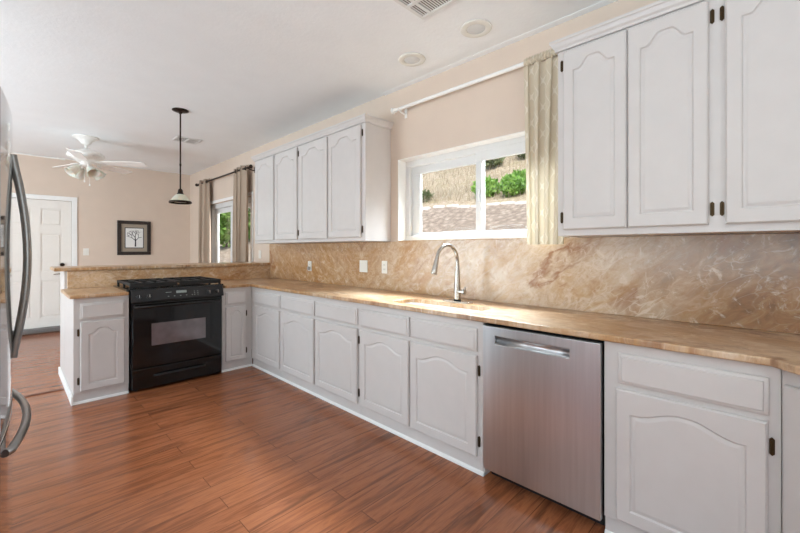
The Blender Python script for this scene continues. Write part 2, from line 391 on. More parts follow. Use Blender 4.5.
# ------------------------------------------------------------------ far door
t = MB()
t.box(DX0-.07, DX0-.0, D-.018, D+.02, 0.0005, DZ+.07, .004); t.box(DX1, DX1+.07, D-.018, D+.02, .0005, DZ+.07, .004); t.box(DX0, DX1, D-.018, D+.02, DZ, DZ+.07, .004)
struct('trim_3', t, M['trim'])
def panel_door(x0, x1, z0, z1, y):
    """six panel slab, raised panels pressed into both stiles; front faces -y"""
    mb = MB(); wd = x1-x0; st = .115; mid = .10; pw = (wd-2*st-mid)/2
    xs = [(x0+st, x0+st+pw), (x1-st-pw, x1-st)]; zs = [(z0+.22, z0+.80), (z0+.93, z0+1.53), (z0+1.66, z1-.13)]
    mb.box(x0, x1, y+.014, y+.045, z0, z1)
    for a, b in ((x0, x0+st), (xs[0][1], xs[1][0]), (x1-st, x1)): mb.box(a, b, y, y+.014, z0, z1)
    zz = [z0]+[v for p in zs for v in p]+[z1]
    for i in range(0, len(zz), 2):
        for a, b in xs: mb.box(a, b, y, y+.014, zz[i], zz[i+1])
    for a, b in xs:
        for c, d in zs: mb.box(a+.022, b-.022, y+.004, y+.0145, c+.022, d-.022, .006, 1)
    return mb
door = struct('door_1', panel_door(DX0+.004, DX1-.004, .012, DZ-.004, D+.004), M['doorpaint'])
kb = MB(); kb.cyl((.60, D+.006, .905), (.60, D-.012, .905), .032); kb.tube([(.60, D-.01, .905), (.60, D-.03, .905), (.60, D-.036, .905), (.60, D-.058, .905), (.60, D-.07, .905)], [.012, .012, .017, .017, .010], 18); kb.tube([(.605, D-.052, .905), (.56, D-.055, .908), (.49, D-.052, .904)], [.011, .009, .008], 10)
obj('door_knob', kb, M['nickel'], door, smooth=True)
kb = MB(); kb.cyl((.60, D+.006, 1.05), (.60, D-.02, 1.05), .03, .026); obj('deadbolt', kb, M['darkbronze'], door, smooth=True)
dsm = MB(); dsm.box(-.2, .735, D-.115, D-.025, .001, .085, .02, 3)
for i in range(46):
    x = -.19+i*.02; dsm.box(x, x+.008, D-.119, D-.11, .012, .075, .002, 1)
tag(obj('draft_stopper', dsm, M['rubber'], smooth=True), 'dark grey ribbed draught strip on the floor along the bottom of the white far door', 'draft stopper')

# ------------------------------------------------------------------ windows
def ring_frame(mb, x0, x1, y0, y1, z0, z1, t, bev=.004):
    tl, tr, tb, tt = t
    mb.box(x0, x1, y0, y1, z0, z0+tb, bev, 1); mb.box(x0, x1, y0, y1, z1-tt, z1, bev, 1)
    mb.box(x0, x1, y0, y0+tr, z0+tb, z1-tt, bev, 1); mb.box(x0, x1, y1-tl, y1, z0+tb, z1-tt, bev, 1)
fr = MB(); ring_frame(fr, XW+.095, XW+.165, W1[0]+.001, W1[1]-.001, W1[2]+.001, W1[3]-.001, (.055, .055, .045, .06))
win = struct('window_1', fr, M['vinyl'])
ym = 1.665
def sash(y0, y1, x, t, par, nm='sash'):
    s_ = MB(); ring_frame(s_, x, x+.03, y0, y1, W1[2]+.03, W1[3]-.045, t); so = obj(nm, s_, M['vinyl'], par)
    g = MB(); g.box(x+.012, x+.017, y0+t[1]-.005, y1-t[0]+.005, W1[2]+.03+t[2]-.005, W1[3]-.045-t[3]+.005); obj('pane', g, M['glass'], so); return so
sash(ym-.028, W1[1]-.057, XW+.125, (.10, .05, .04, .085), win)          # fixed left leaf
sl = sash(W1[0]+.057, ym+.020, XW+.078+.012, (.055, .05, .035, .08), win)      # sliding right leaf, nearer the room
la = MB(); la.box(XW+.076, XW+.090, ym-.020, ym+.002, 1.66, 1.76, .004); obj('latch', la, M['vinyl'], sl)
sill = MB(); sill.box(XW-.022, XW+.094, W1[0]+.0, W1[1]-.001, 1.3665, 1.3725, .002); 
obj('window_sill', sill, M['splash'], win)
jb = MB(); jb.box(XW-.001, XW+.094, W1[1]-.006, W1[1]-.0008, 1.373, W1[3]-.001); jb.box(XW-.001, XW+.094, W1[0]+.0008, W1[1]-.0008, W1[3]-.006, W1[3]-.0008)
jb.box(XW-.001, XW+.094, W1[0]+.0008, W1[0]+.006, 1.373, W1[3]-.006)
obj('jamb_lining', jb, M['trim'], win)
fr = MB(); ring_frame(fr, XW+.04, XW+.12, W2[0]+.001, W2[1]-.001, W2[2]+.001, W2[3]-.001, (.14, .07, .06, .08))
win2 = struct('window_2', fr, M['vinyl'])
for y0, y1, x in ((6.25, W2[1]-.142, XW+.082), (W2[0]+.072, 6.33, XW+.044)):
    s_ = MB(); ring_frame(s_, x, x+.034, y0, y1, W2[2]+.062, W2[3]-.082, (.13, .08, .09, .08)); so = obj('sash', s_, M['vinyl'], win2)
    g = MB(); g.box(x+.014, x+.02, y0+.076, y1-.126, W2[2]+.148, W2[3]-.158); obj('pane', g, M['glass'], so)
cs = MB(); ring_frame(cs, XW-.012, XW-.0005, W2[0]-.05, W2[1]+.05, W2[2]-.055, W2[3]+.05, (.05, .05, .05, .05)); struct('trim_4', cs, M['trim'])

# ------------------------------------------------------------------ cabinets (local frame: x along the face, +y into the unit, z up)
def arch_door(x0, x1, z0, z1, y1=-.0005, th=.02, stile=.055, rise=.035, k=.90, flat=.08, arched=True, N=36, top=None, bottom=None):
    """frame and panel front: outer block, recessed bead following a cathedral arch, flat raised field"""
    mb = MB(); top = stile if top is None else top; bottom = stile if bottom is None else bottom
    def loop(ix, y, arch, o=0.0):
        a, b = x0+ix, x1-ix; lo, hi = (z0+ix, z1-ix)
        if arch: lo = z0+bottom+o; hi = z1-top-o; a = x0+stile+o; b = x1-stile-o
        pts = []
        for i in range(N+1):
            s_ = i/N; x = a+(b-a)*s_; pts.append((x, y, lo))
        for i in range(N, -1, -1):
            s_ = i/N; x = a+(b-a)*s_; z = hi
            if arch and arched:
                q = (s_-.5)/.5
                t_ = max(0, min(1, (k-abs(q))/(k-flat))); bump = t_*t_*(3-2*t_)-.10*min(abs(q), flat+.2)*(t_ > 0)*t_
                z = hi-rise+rise*bump
            pts.append((x, y, z))
        return [mb.bm.verts.new(p) for p in pts]
    yf = y1-th
    L = [loop(0, y1, False), loop(0, yf+.006, False), loop(.006, yf, False)]
    if arched is not None: L += [loop(0, yf, True, 0), loop(0, yf+.0075, True, .005), loop(0, yf+.0078, True, .011), loop(0, yf+.0035, True, .018), loop(0, yf+.0035, True, .024)]
    n = len(L[0])
    for A, B in zip(L, L[1:]):
        for k in range(n): mb.bm.faces.new((A[k], A[(k+1) % n], B[(k+1) % n], B[k]))
    def fill(R, fl):
        for i in range(N):
            q = (R[i], R[i+1], R[n-2-i], R[n-1-i]); mb.bm.faces.new(q if fl else q[::-1])
    fill(L[-1], True); fill(L[0], False); return mb
def drawer_slab(x0, x1, z0, z1):
    mb = MB(); L = []
    for ins, y in ((0, -.0005), (0, -.011), (.003, -.0135), (.012, -.0155), (.015, -.0205)):
        L.append([mb.bm.verts.new(p) for p in ((x0+ins, y, z0+ins), (x1-ins, y, z0+ins), (x1-ins, y, z1-ins), (x0+ins, y, z1-ins))])
    for A, B in zip(L, L[1:]):
        for k in range(4): mb.bm.faces.new((A[k], A[(k+1) % 4], B[(k+1) % 4], B[k]))
    mb.bm.faces.new(L[-1]); mb.bm.faces.new(L[0][::-1]); return mb
def hinge(x, z, y=-.001, h=.066, wd=.015):
    mb = MB(); hw = wd/2
    pts = [(x-hw, z-h/2+hw), (x, z-h/2), (x+hw, z-h/2+hw), (x+hw, z+h/2-hw), (x, z+h/2), (x-hw, z+h/2-hw)]
    f = [mb.bm.verts.new((p, y, q)) for p, q in pts]; b = [mb.bm.verts.new((p, y-.004, q)) for p, q in pts]
    mb.bm.faces.new(f); mb.bm.faces.new(b[::-1])
    for k in range(6): mb.bm.faces.new((f[k], b[k], b[(k+1) % 6], f[(k+1) % 6]))
    mb.cyl((x, y-.0055, z-h*.34), (x, y-.0055, z+h*.34), .0035, n=8); return mb
DZ0, DZ1, RZ0, RZ1 = .106, .682, .706, .838
def base_unit(label, loc, rz, width, depth, doors, drawers=(), door_top=DZ1, sink=False, toe=(0, None), rise=.045):
    """doors: (x0, x1, hinge side or None)"""
    c = thing('base_cabinet', label, 'cabinet', loc, rz)
    b = MB()
    if sink:
        b.box(.0005, width-.0005, 0, depth, .088, .70); b.box(.0005, width-.0005, 0, .02, .70, .883); b.box(.0005, .02, .02, depth, .70, .883); b.box(width-.02, width-.0005, .02, depth, .70, .883)
    else: b.box(0.0005, width-.0005, 0, depth, .088, .883, .0015, 1)
    obj('body', b, M['white'], c)
    k = MB(); t1 = width if toe[1] is None else toe[1]
    k.box(toe[0]+.001, t1-.001, .014, depth, .0005, .0875); obj('toe_kick', k, M['white'], c)
    q = MB(); q.sweep([(0, 0), (-.014, 0), (-.012, .012), (-.004, .02), (0, .02)], [((x, .0135, .0006), (0, 1, 0), (0, 0, 1)) for x in (toe[0]+.001, t1-.001)]); obj('shoe_moulding', q, M['trim'], c)
    for x0, x1, hs in doors:
        d = obj('door', arch_door(x0, x1, DZ0, door_top, stile=min(.055, (x1-x0)*.19), flat=.08 if x1-x0 > .35 else .2, rise=rise*min(1, (x1-x0)/.32)), M['white'], c, smooth=True)
        if hs:
            hx = x0-.011 if hs == 'l' else x1+.011
            for z in (DZ0+.085, door_top-.085): obj('hinge', hinge(hx, z), M['bronze'], d)
    for x0, x1 in drawers:
        mb = drawer_slab(x0, x1, RZ0, RZ1); obj('drawer_front', mb, M['white'], c, smooth=True)
    return c
R = -PI/2   # units on the sink wall: local x runs towards -Y, local +y into +X
dp = XW-XF-.002
def run(Y0, Y1): return (XF, Y0, 0), R, Y0-Y1, dp
# corner unit, double unit, sink unit, end unit
base_unit('white corner base cabinet with one arched door, farthest on the sink wall beside the peninsula', (XF, YF-.0, 0), R, YF-3.502, dp, [(YF-4.055, YF-3.514, None)], [(YF-4.055, YF-3.514)])
base_unit('white double base cabinet with two arched doors, left of the sink cabinet', *run(3.502, 2.283), [(3.502-3.486, 3.502-2.902, None), (3.502-2.872, 3.502-2.303, 'r')], [(3.502-3.486, 3.502-2.902), (3.502-2.872, 3.502-2.303)])
base_unit('white base cabinet with two arched doors under the faucet, left of the dishwasher', *run(2.283, 1.187), [(2.283-2.262, 2.283-1.758, None), (2.283-1.741, 2.283-1.225, 'r')], [(2.283-2.262, 2.283-1.758), (2.283-1.741, 2.283-1.225)], sink=True)
base_unit('white base cabinet with one wide arched door and drawer, right of the dishwasher', *run(.556, -.014), [(.556-.505, .556-.021, 'r')], [(.556-.495, .556-.018)])
# angled corner unit at the right edge
dg = thing('base_cabinet', 'white angled corner base cabinet with full height door, cut by the right picture edge', 'cabinet', (XF, -.015, 0), math.radians(-135))
b = MB(); L_ = .62
poly = [(0, 0), (L_, 0)]
def dl(X, Y):  # world -> local of the angled unit
    v = Matrix.Rotation(math.radians(135), 2) @ Vector((X-XF, Y+.015)); return (v.x, v.y)
pw = [(XF, -.0155), (XF-L_*.7071, -.015-L_*.7071), (XF-L_*.7071, -1.028), (XW-.002, -1.028), (XW-.002, -.0155)]
b.prism([dl(*p) for p in pw], .088, .883); obj('body', b, M['white'], dg)
k = MB(); k.box(.016, L_-.02, .014, .3, .0005, .0875); obj('toe_kick', k, M['white'], dg)
d = obj('door', arch_door(.022, L_-.04, DZ0, .83, stile=.06, rise=.04), M['white'], dg, smooth=True)
for z in (.2, .74): obj('hinge', hinge(L_-.028, z), M['bronze'], d)
# peninsula units
pdp = YB-YF-.002
pl = base_unit('white end base cabinet with one arched door, left of the black range', (.372, YF, 0), 0, .755-.372, pdp, [(.415-.372, .722-.372, 'l')], [(.415-.372, .722-.372)], rise=.05)
pr_ = base_unit('narrow white base cabinet with one arched door, right of the black range', (1.567, YF, 0), 0, XF-1.567-.001, pdp, [(.034, .248, 'r')], [(.034, .248)], toe=(0, XF-1.567+.0125), rise=.05)

def upper_unit(label, Y0, Y1, doors, left_end, right_end):
    wd = Y0-Y1; dpt = XW-XU-.002; z0, z1 = 1.368, 2.40
    c = thing('wall_cabinet', label, 'cabinet', (XU, Y0, 0), R)
    b = MB(); b.box(0, wd, 0, dpt, z0, z1, .0015, 1); obj('body', b, M['white'], c)
    prof = [(.0, 0), (-.012, 0), (-.014, .012), (-.022, .022), (-.030, .040), (-.036, .044), (-.036, .058), (0, .058)]   # (outward, up)
    cr = MB(); zc_ = 2.400
    A = -1; path = []
    s2 = 1
    o1 = (0, dpt, zc_); 
    path.append(((0, dpt, zc_), (1, 0, 0), (0, 0, 1)))
    path.append(((0, 0, zc_), (1, 1, 0), (0, 0, 1)))
    path.append(((wd, 0, zc_), (-1, 1, 0), (0, 0, 1)))
    path.append(((wd, dpt, zc_), (-1, 0, 0), (0, 0, 1)))
    cr.sweep(prof, path); cr.box(.002, wd-.002, .002, dpt-.001, zc_+.001, zc_+.05)
    obj('crown_moulding', cr, M['white'], c)
    for x0, x1, hs in doors:
        d = obj('door', arch_door(x0, x1, 1.402, 2.386, stile=.052, top=.06, bottom=.062, k=.76, flat=.22, rise=.055*min(1, (x1-x0)/.32)), M['white'], c, smooth=True)
        if hs:
            hx = x0-.012 if hs == 'l' else x1+.012
            for z in (1.47, 2.316): obj('hinge', hinge(hx, z), M['bronze'], d)
    return c
y0 = 4.68
upper_unit('long white wall cabinet with four arched doors, left of the kitchen window', y0, 2.545, [(y0-4.64, y0-4.171, None), (y0-4.137, y0-3.653, 'r'), (y0-3.60, y0-3.101, None), (y0-3.074, y0-2.594, 'r')], True, True)
y0 = .877
upper_unit('large white wall cabinet in the upper right corner beside the beige curtain', y0, -.52, [(y0-.842, y0-.531, 'l'), (y0-.526, y0-.212, 'r'), (y0-.155, y0+.155, 'l'), (y0+.161, y0+.475, 'r')], True, True)

# ------------------------------------------------------------------ worktops, splashbacks, bar top
def rounded(x0, x1, y0, y1, r, n=6):
    p = []
    for cx, cy, a0 in ((x1-r, y1-r, 0), (x0+r, y1-r, 90), (x0+r, y0+r, 180), (x1-r, y0+r, 270)):
        for i in range(n+1):
            a = math.radians(a0+90*i/n); p.append((cx+r*math.cos(a), cy+r*math.sin(a)))
    return p
SK = (1.955, 2.195, 1.30, 2.02)
wt = MB(); q = .60*.7071
wt.prism([(XC, .015), (XC, YC), (1.590, YC), (1.590, 4.80), (.752, 4.80), (.752, YB-.001), (XW-.0012, YB-.001), (XW-.0012, -1.028), (XC-q, -1.028), (XC-q, .015-q)], .8845, .914, [rounded(*SK, .06)])
o = bevel(obj('countertop', wt, M['top']), .006, 3, 50); tag(o, 'long tan veined marble worktop along the sink wall, wrapping behind the range', 'countertop')
wt = MB(); wt.prism([(.345, YC), (.751, YC), (.751, YB-.001), (.345, YB-.001)], .8845, .914)
o = bevel(obj('countertop', wt, M['top']), .006, 3, 50); tag(o, 'short tan marble worktop piece left of the black range', 'countertop')
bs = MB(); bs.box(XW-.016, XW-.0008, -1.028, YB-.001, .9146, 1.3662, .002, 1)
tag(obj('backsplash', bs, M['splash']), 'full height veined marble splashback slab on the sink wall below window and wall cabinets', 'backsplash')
bs = MB(); bs.box(.392, XW-.017, YB-.018, YB-.0008, .9146, 1.083, .002, 1)
tag(obj('backsplash', bs, M['pen']), 'low marble splashback strip behind the range under the raised bar top', 'backsplash')
bt = MB(); bt.prism([(.293, 4.845), (XW-.017, 4.845), (XW-.017, YB-.0), (XW-.0012, YB), (XW-.0012, 5.335), (.293, 5.335)], 1.0848, 1.117)
o = bevel(obj('bar_top', bt, M['top']), .01, 3, 50); tag(o, 'raised tan marble bar top running along the half wall behind the range', 'bar counter')

# ------------------------------------------------------------------ sink and faucet
s = thing('kitchen_sink', 'white undermount sink set in the marble worktop in front of the faucet', 'sink', (0, 0, 0))
mb = MB(); lp = []
for off, z in ((-.02, .8843), (.0, .8843), (.004, .86), (.012, .74), (.04, .715)):
    lp.append([mb.bm.verts.new((x, y, z)) for x, y in rounded(SK[0]+off, SK[1]-off, SK[2]+off, SK[3]-off, .06)])
for a, b in zip(lp, lp[1:]):
    for k in range(len(a)): mb.bm.faces.new((a[k], a[(k+1) % len(a)], b[(k+1) % len(a)], b[k]))
mb.bm.faces.new(lp[-1]); so = obj('basin', mb, M['sink'], s, smooth=True)
sm = so.modifiers.new('solid', 'SOLIDIFY'); sm.thickness = .004; sm.offset = -1
mb = MB(); mb.lathe([(0, .7165), (.042, .7165), (.045, .7185), (.03, .7195), (0, .7185)], 2.075, 1.66, 24); obj('drain', mb, M['chrome'], s, smooth=True)
FX, FY = 2.263, 1.640
f = thing('kitchen_faucet', 'brushed nickel gooseneck pull-down kitchen faucet standing behind the sink', 'faucet', (FX, FY, .9142))
mb = MB(); mb.prism([(x, y) for x, y in rounded(-.031, .031, -.125, .125, .0305, 8)], 0, .008); o = bevel(obj('deck_plate', mb, M['nickel'], f), .003, 2)
mb = MB(); mb.lathe([(.024, .0082), (.026, .0082), (.026, .022), (.024, .022)], n=24, closed=False); obj('collar', mb, M['dark'], f, smooth=True)
mb = MB(); mb.lathe([(.0255, .022), (.0255, .05), (.024, .11), (.018, .2), (.0145, .262), (0, .262)], n=24); obj('body', mb, M['nickel'], f, smooth=True)
pts = [(0, 0, .262)]; rr = .118
for i in range(0, 19):
    a = PI*i/18*.93; pts.append((-rr+rr*math.cos(a), 0, .292+rr*math.sin(a)*1.0))
mb = MB(); mb.tube(pts, .0125, 16); obj('spout', mb, M['nickel'], f, smooth=True)
e = Vector(pts[-1]); d = (Vector(pts[-1])-Vector(pts[-2])).normalized()
mb = MB(); mb.tube([e+d*.001, e+d*.02, e+d*.075, e+d*.108, e+d*.112], [.0135, .0155, .019, .0215, .019], 18); obj('spray_head', mb, M['nickel'], f, smooth=True)
mb = MB(); mb.cyl((0, -.018, .077), (0, -.066, .077), .0165, .0185, 20)
mb.tube([(0, -.060, .088), (.0, -.063, .098), (.004, -.066, .112)], [.008, .006, .004], 10); obj('lever_handle', mb, M['nickel'], f, smooth=True)

# ------------------------------------------------------------------ dishwasher
dw = thing('dishwasher', 'stainless steel dishwasher with pocket handle between two white base cabinets', 'dishwasher', (XF, 1.184, 0), R)
W_ = .624
mb = MB(); mb.box(.006, W_-.006, .004, dp-.02, .085, .872); obj('tub', mb, M['dark'], dw)
mb = MB(); mb.box(.012, W_-.012, .06, .12, .001, .084); obj('toe_panel', mb, M['blacktrim'], dw)
mb = MB(); x0, x1, z0, z1 = .010, W_-.003, .070, .868
hx0, hx1, hz0, hz1 = .085, .485, .775, .820
mb.box(x0, x1, -.034, .003, z0, hz0-.0, .003, 1); mb.box(x0, x1, -.034, .003, hz1, z1, .003, 1)
mb = MB()
# one front skin with the pocket cut through it
xs_ = [x0, hx0, hx1, x1]; zs_ = [z0, hz0, hz1, z1]; yf = -.028
V = {}
def vtx(i, j, y):
    if (i, j, y) not in V: V[(i, j, y)] = mb.bm.verts.new((xs_[i], y, zs_[j]))
    return V[(i, j, y)]
for i in range(3):
    for j in range(3):
        if not (i == 1 and j == 1): mb.bm.faces.new((vtx(i, j, yf), vtx(i+1, j, yf), vtx(i+1, j+1, yf), vtx(i, j+1, yf)))
mb.bm.faces.new([vtx(i, j, .002) for i, j in ((0, 0), (0, 3), (3, 3), (3, 0))])
for A, B in (((0, 0), (3, 0)), ((3, 0), (3, 3)), ((3, 3), (0, 3)), ((0, 3), (0, 0))):
    st_ = [A]; 
    while st_[-1] != B:
        i, j = st_[-1]; st_.append((i+(B[0] > i)-(B[0] < i), j+(B[1] > j)-(B[1] < j)))
    mb.bm.faces.new([vtx(i, j, yf) for i, j in st_]+[vtx(*B, .002), vtx(*A, .002)])
ring = [(1, 1), (2, 1), (2, 2), (1, 2)]
for k in range(4):
    a, b = ring[k], ring[(k+1) % 4]; mb.bm.faces.new((vtx(*a, yf), vtx(*b, yf), vtx(*b, yf+.02), vtx(*a, yf+.02)))
mb.bm.faces.new([vtx(i, j, yf+.02) for i, j in ring])
dpn = obj('door_panel', mb, M['steel'], dw); bevel(dpn, .002, 2)
mb = MB(); n_ = 12; row = []
for i in range(n_+1):
    s_ = i/n_; yy = yf+.003+.016*math.sin(PI*min(1, s_*1.0)); zz = hz0+.002+(hz1-hz0-.004)*s_
    row.append((mb.bm.verts.new((hx0+.002, yy, zz)), mb.bm.verts.new((hx1-.002, yy, zz))))
for a, b in zip(row, row[1:]): mb.bm.faces.new((a[0], a[1], b[1], b[0]))
ho = obj('pocket_handle', mb, M['steel'], dpn, smooth=True); ho.modifiers.new('solid', 'SOLIDIFY').thickness = .001

# ------------------------------------------------------------------ black range
rg = thing('gas_range', 'black slide-in gas range with oven window set in the peninsula counter', 'stove', (.765, 4.112, 0), 0)
RW = .796
mb = MB(); mb.box(.004, RW-.004, .03, .66, .02, .905, .002, 1); obj('body', mb, M['black'], rg)
for x in (.05, RW-.05):
    for y in (.08, .6): mb = MB(); mb.cyl((x, y, .0005), (x, y, .022), .018); obj('foot', mb, M['blacktrim'], rg, smooth=True)
mb = MB(); mb.box(.008, RW-.012, 0, .029, .215, .802, .006, 2); od = obj('oven_door', mb, M['black'], rg)
mb = MB(); mb.box(.155, .625, -.0015, .004, .405, .610, .001, 1); obj('oven_window', mb, M['ovenglass'], od)
mb = MB(); mb.tube([(.03, -.002, .772), (.045, -.035, .772), (.09, -.045, .772), (RW/2, -.047, .774), (RW-.095, -.045, .772), (RW-.05, -.035, .772), (RW-.035, -.002, .772)], .0135, 12); obj('door_handle', mb, M['black'], od, smooth=True)
mb = MB(); mb.box(.008, RW-.012, .002, .029, .022, .205, .006, 2); sd = obj('storage_drawer', mb, M['black'], rg)
mb = MB(); mb.tube([(.175, .004, .127), (.195, -.018, .132), (.25, -.026, .135), (.55, -.026, .135), (.605, -.018, .132), (.62, .004, .127)], .008, 10); obj('drawer_handle', mb, M['blacktrim'], sd, smooth=True)
mb = MB(); mb.sweep([(.04, .815), (-.012, .815), (-.016, .825), (.012, .915), (.022, .927), (.04, .927)], [((x, 0, 0), (0, 1, 0), (0, 0, 1)) for x in (.0, RW)]); cp = obj('control_panel', mb, M['blacktrim'], rg)
nrm = Vector((0, -.09, .028)).normalized()
for x in (.055, .135, .655, .735):
    c0 = Vector((x, -.0045, .863)); mb = MB(); mb.tube([c0+nrm*.0005, c0+nrm*.006, c0+nrm*.008, c0+nrm*.026, c0+nrm*.028], [.024, .024, .019, .017, .013], 20)
    k_ = obj('knob', mb, M['blacktrim'], cp, smooth=True)
    mb = MB(); a = c0+nrm*.0285; mb.box(-.002, .002, -.001, .001, -.013, .013); bmesh.ops.transform(mb.bm, verts=mb.bm.verts, matrix=Matrix.Translation(a) @ Matrix.Rotation(math.radians(-17), 4, 'X')); obj('knob_pointer', mb, M['chrome'], k_)
def on_panel(mb, x0, x1, z0, z1, off=.0006):
    f_ = lambda z: -.016+(z-.825)*.028/.09
    mb.bm.faces.new([mb.bm.verts.new(Vector(p)+nrm*off) for p in ((x0, f_(z0), z0), (x1, f_(z0), z0), (x1, f_(z1), z1), (x0, f_(z1), z1))])
mb = MB(); on_panel(mb, .36, .45, .875, .898); obj('display', mb, M['led'], cp, fix=False)
marks = [(.285+i*.052, .297+i*.052, .848, .853) for i in range(5)]+[(.515+i*.03, .525+i*.03, .848+j*.016, .852+j*.016) for i in range(2) for j in range(3)]+[(.27, .32, .885, .889)]
for q_ in marks:
    mb = MB(); on_panel(mb, *q_); obj('touch_button', mb, M['led'], cp, fix=False)
mb = MB(); mb.box(-.028, RW+.022, .045, .675, .9145, .932, .005, 2); ct = obj('cooktop', mb, M['black'], rg)
for i, (x, y, r) in enumerate(((.2, .22, .045), (.2, .5, .036), (.6, .22, .04), (.6, .5, .05))):
    mb = MB(); mb.lathe([(0, .9325), (r+.012, .9325), (r+.012, .940), (r, .944), (r, .953), (r*.8, .957), (0, .957)], x, y, 24); obj('burner', mb, M['blackmatte'], ct, smooth=True)
for gx0, gx1 in ((.0, .385), (.41, .795)):
    mb = MB(); b_ = .009; z0, z1 = .960, .984
    for y in (.065, .36, .65): mb.box(gx0, gx1, y-b_, y+b_, z0, z1, .003, 1)
    for i in range(5):
        x = gx0+b_+(gx1-gx0-2*b_)*i/4; mb.box(x-b_, x+b_, .065, .65, z0+.001, z1-.001, .003, 1)
    for x in (gx0+b_, gx1-b_):
        for y in (.075, .36, .64): mb.box(x-b_, x+b_, y-b_, y+b_, .9325, z0+.004)
    mb.box(gx0, gx1, .06, .078, .9445, z0+.004)
    obj('grate', mb, M['blackmatte'], ct)
lw = MB(); lw.tube([(-.02, .06, .9345), (-.02, .30, .9345)], .004, 8); 

# ------------------------------------------------------------------ refrigerator (front towards +X)
rf = thing('refrigerator', 'stainless steel french door refrigerator with bowed handles at the left picture edge', 'refrigerator', (-.02, 2.05, 0), 0)
mb = MB(); mb.box(-.80, -.062, -.452, .452, .03, 1.755, .006, 2); obj('cabinet', mb, M['fridge'], rf)
mb = MB(); mb.box(-.75, -.09, -.43, .43, .001, .0295); obj('plinth', mb, M['blacktrim'], rf)
def bow(y): return .029-.027*(y/.4525)**2
def fdoor(y0, y1, z0, z1, n=16):
    mb = MB(); pts = []
    for i in range(n+1):
        y = y0+(y1-y0)*i/n; pts.append((bow(y), y))
    mb.prism([(-.060, y0), (-.060, y1)]+pts[::-1], z0, z1); return mb
for a, b in ((-.452, -.003), (.003, .452)):
    d = bevel(obj('door', fdoor(a, b, .735, 1.767), M['fridge'], rf), .004, 2, 50)
    hy = -.05 if a < 0 else .035
    pts = [(bow(hy)+.001, hy, .895), (bow(hy)+.006, hy, .93)]
    for i in range(1, 12):
        s_ = i/12; pts.append((bow(hy)+.006+.034*math.sin(PI*s_)**.9, hy, .93+.67*s_))
    pts += [(bow(hy)+.006, hy, 1.60), (bow(hy)+.001, hy, 1.64)]
    mb = MB(); mb.tube(pts, .0115, 14); obj('handle', mb, M['handle'], d, smooth=True)
d = bevel(obj('freezer_drawer', fdoor(-.452, .452, .05, .725, 28), M['fridge'], rf), .004, 2, 50)
pts = [(bow(.36)-.001, -.37, .67), (bow(.36)+.012, -.355, .67)]
for i in range(1, 14):
    s_ = i/14; y = -.34+.68*s_; pts.append((bow(y)+.012+.026*math.sin(PI*s_)**.8, y, .67))
pts += [(bow(.36)+.012, .355, .67), (bow(.36)-.001, .37, .67)]
mb = MB(); mb.tube(pts, .0125, 14); obj('handle', mb, M['handle'], d, smooth=True)

# ------------------------------------------------------------------ curtains and rods
def rod(label, x, z, y0, y1, m, r, fin, brackets):
    t_ = thing('curtain_rod', label, 'curtain rod', (x, (y0+y1)/2, z)); h = (y1-y0)/2
    mb = MB(); mb.cyl((0, -h, 0), (0, h, 0), r, n=14); obj('pole', mb, m, t_, smooth=True)
    for sgn in ((1,) if fin == 1 else (-1, 1)):
        mb = MB(); mb.tube([(0, sgn*(h+.0005), 0), (0, sgn*(h+.012), 0), (0, sgn*(h+.02), 0), (0, sgn*(h+.038), 0), (0, sgn*(h+.052), 0)], [r*1.35, r*1.35, r*1.1, r*2.1, r*.9], 16); obj('finial', mb, m, t_, smooth=True)
    for y in brackets:
        yy = y-(y0+y1)/2; mb = MB(); mb.box(XW-x-.008, XW-x-.001, yy-.016, yy+.016, -.065, .02, .003, 1)
        mb.tube([(XW-x-.006, yy, -.03), (XW-x-.03, yy, -.035), (.012, yy, -.024), (0, yy, -.012)], .008, 10)
        mb.tube([(.0+r*1.5*math.cos(a), yy, r*1.5*math.sin(a)) for a in [PI+PI*i/8 for i in range(9)]], .005, 8); obj('bracket', mb, m, t_, smooth=True)
    return t_
rod('white curtain rod on the wall above the kitchen window', XW-.082, 2.525, .93, 2.40, M['trim'], .014, 2, (2.35, .955))
rod('dark bronze curtain rod above the dining room window', XW-.10, 2.46, 5.30, 7.44, M['darkbronze'], .013, 2, (5.345, 7.40))
def curtain(x, y0, y1, z0, z1, waves, amp, yb=None, n=160, nz=26, pinch=0.0, seed=1, power=1.0):
    """hanging cloth: pleated sheet with UVs in metres"""
    rnd = random.Random(seed); ph = [rnd.uniform(0, 6.28) for _ in range(4)]
    bm_ = MB(); uvl = bm_.bm.loops.layers.uv.new('uv'); grid = []; yb = yb or (y0, y1)
    L = (y1-y0)*2.1
    for j in range(nz+1):
        tz = j/nz; z = z1+(z0-z1)*tz; a_ = amp*(.55+.45*min(1, tz*2.0)); row = []
        ya = y0+(yb[0]-y0)*tz; yc = y1+(yb[1]-y1)*tz
        for i in range(n+1):
            s_ = i/n; p = 2*PI*waves*s_+.5*math.sin(tz*2.5+ph[0]+4*s_)
            off = math.sin(p); off = math.copysign(abs(off)**power, off)*a_+.25*a_*math.sin(.43*p+ph[1]+tz)
            yy = ya+(yc-ya)*s_+.25*(yc-ya)/waves*math.sin(2*p+ph[2])*.35
            row.append((bm_.bm.verts.new((x+off, yy, z)), (s_*L, z)))
        grid.append(row)
    for A, B in zip(grid, grid[1:]):
        for i in range(n):
            q = (A[i], A[i+1], B[i+1], B[i]); fc = bm_.bm.faces.new([v for v, _ in q])
            for lp_, (_, uv_) in zip(fc.loops, q): lp_[uvl].uv = uv_
    return bm_
cu = thing('curtain', 'beige trellis patterned curtain hanging at the right side of the kitchen window', 'curtain', (0, 0, 0))
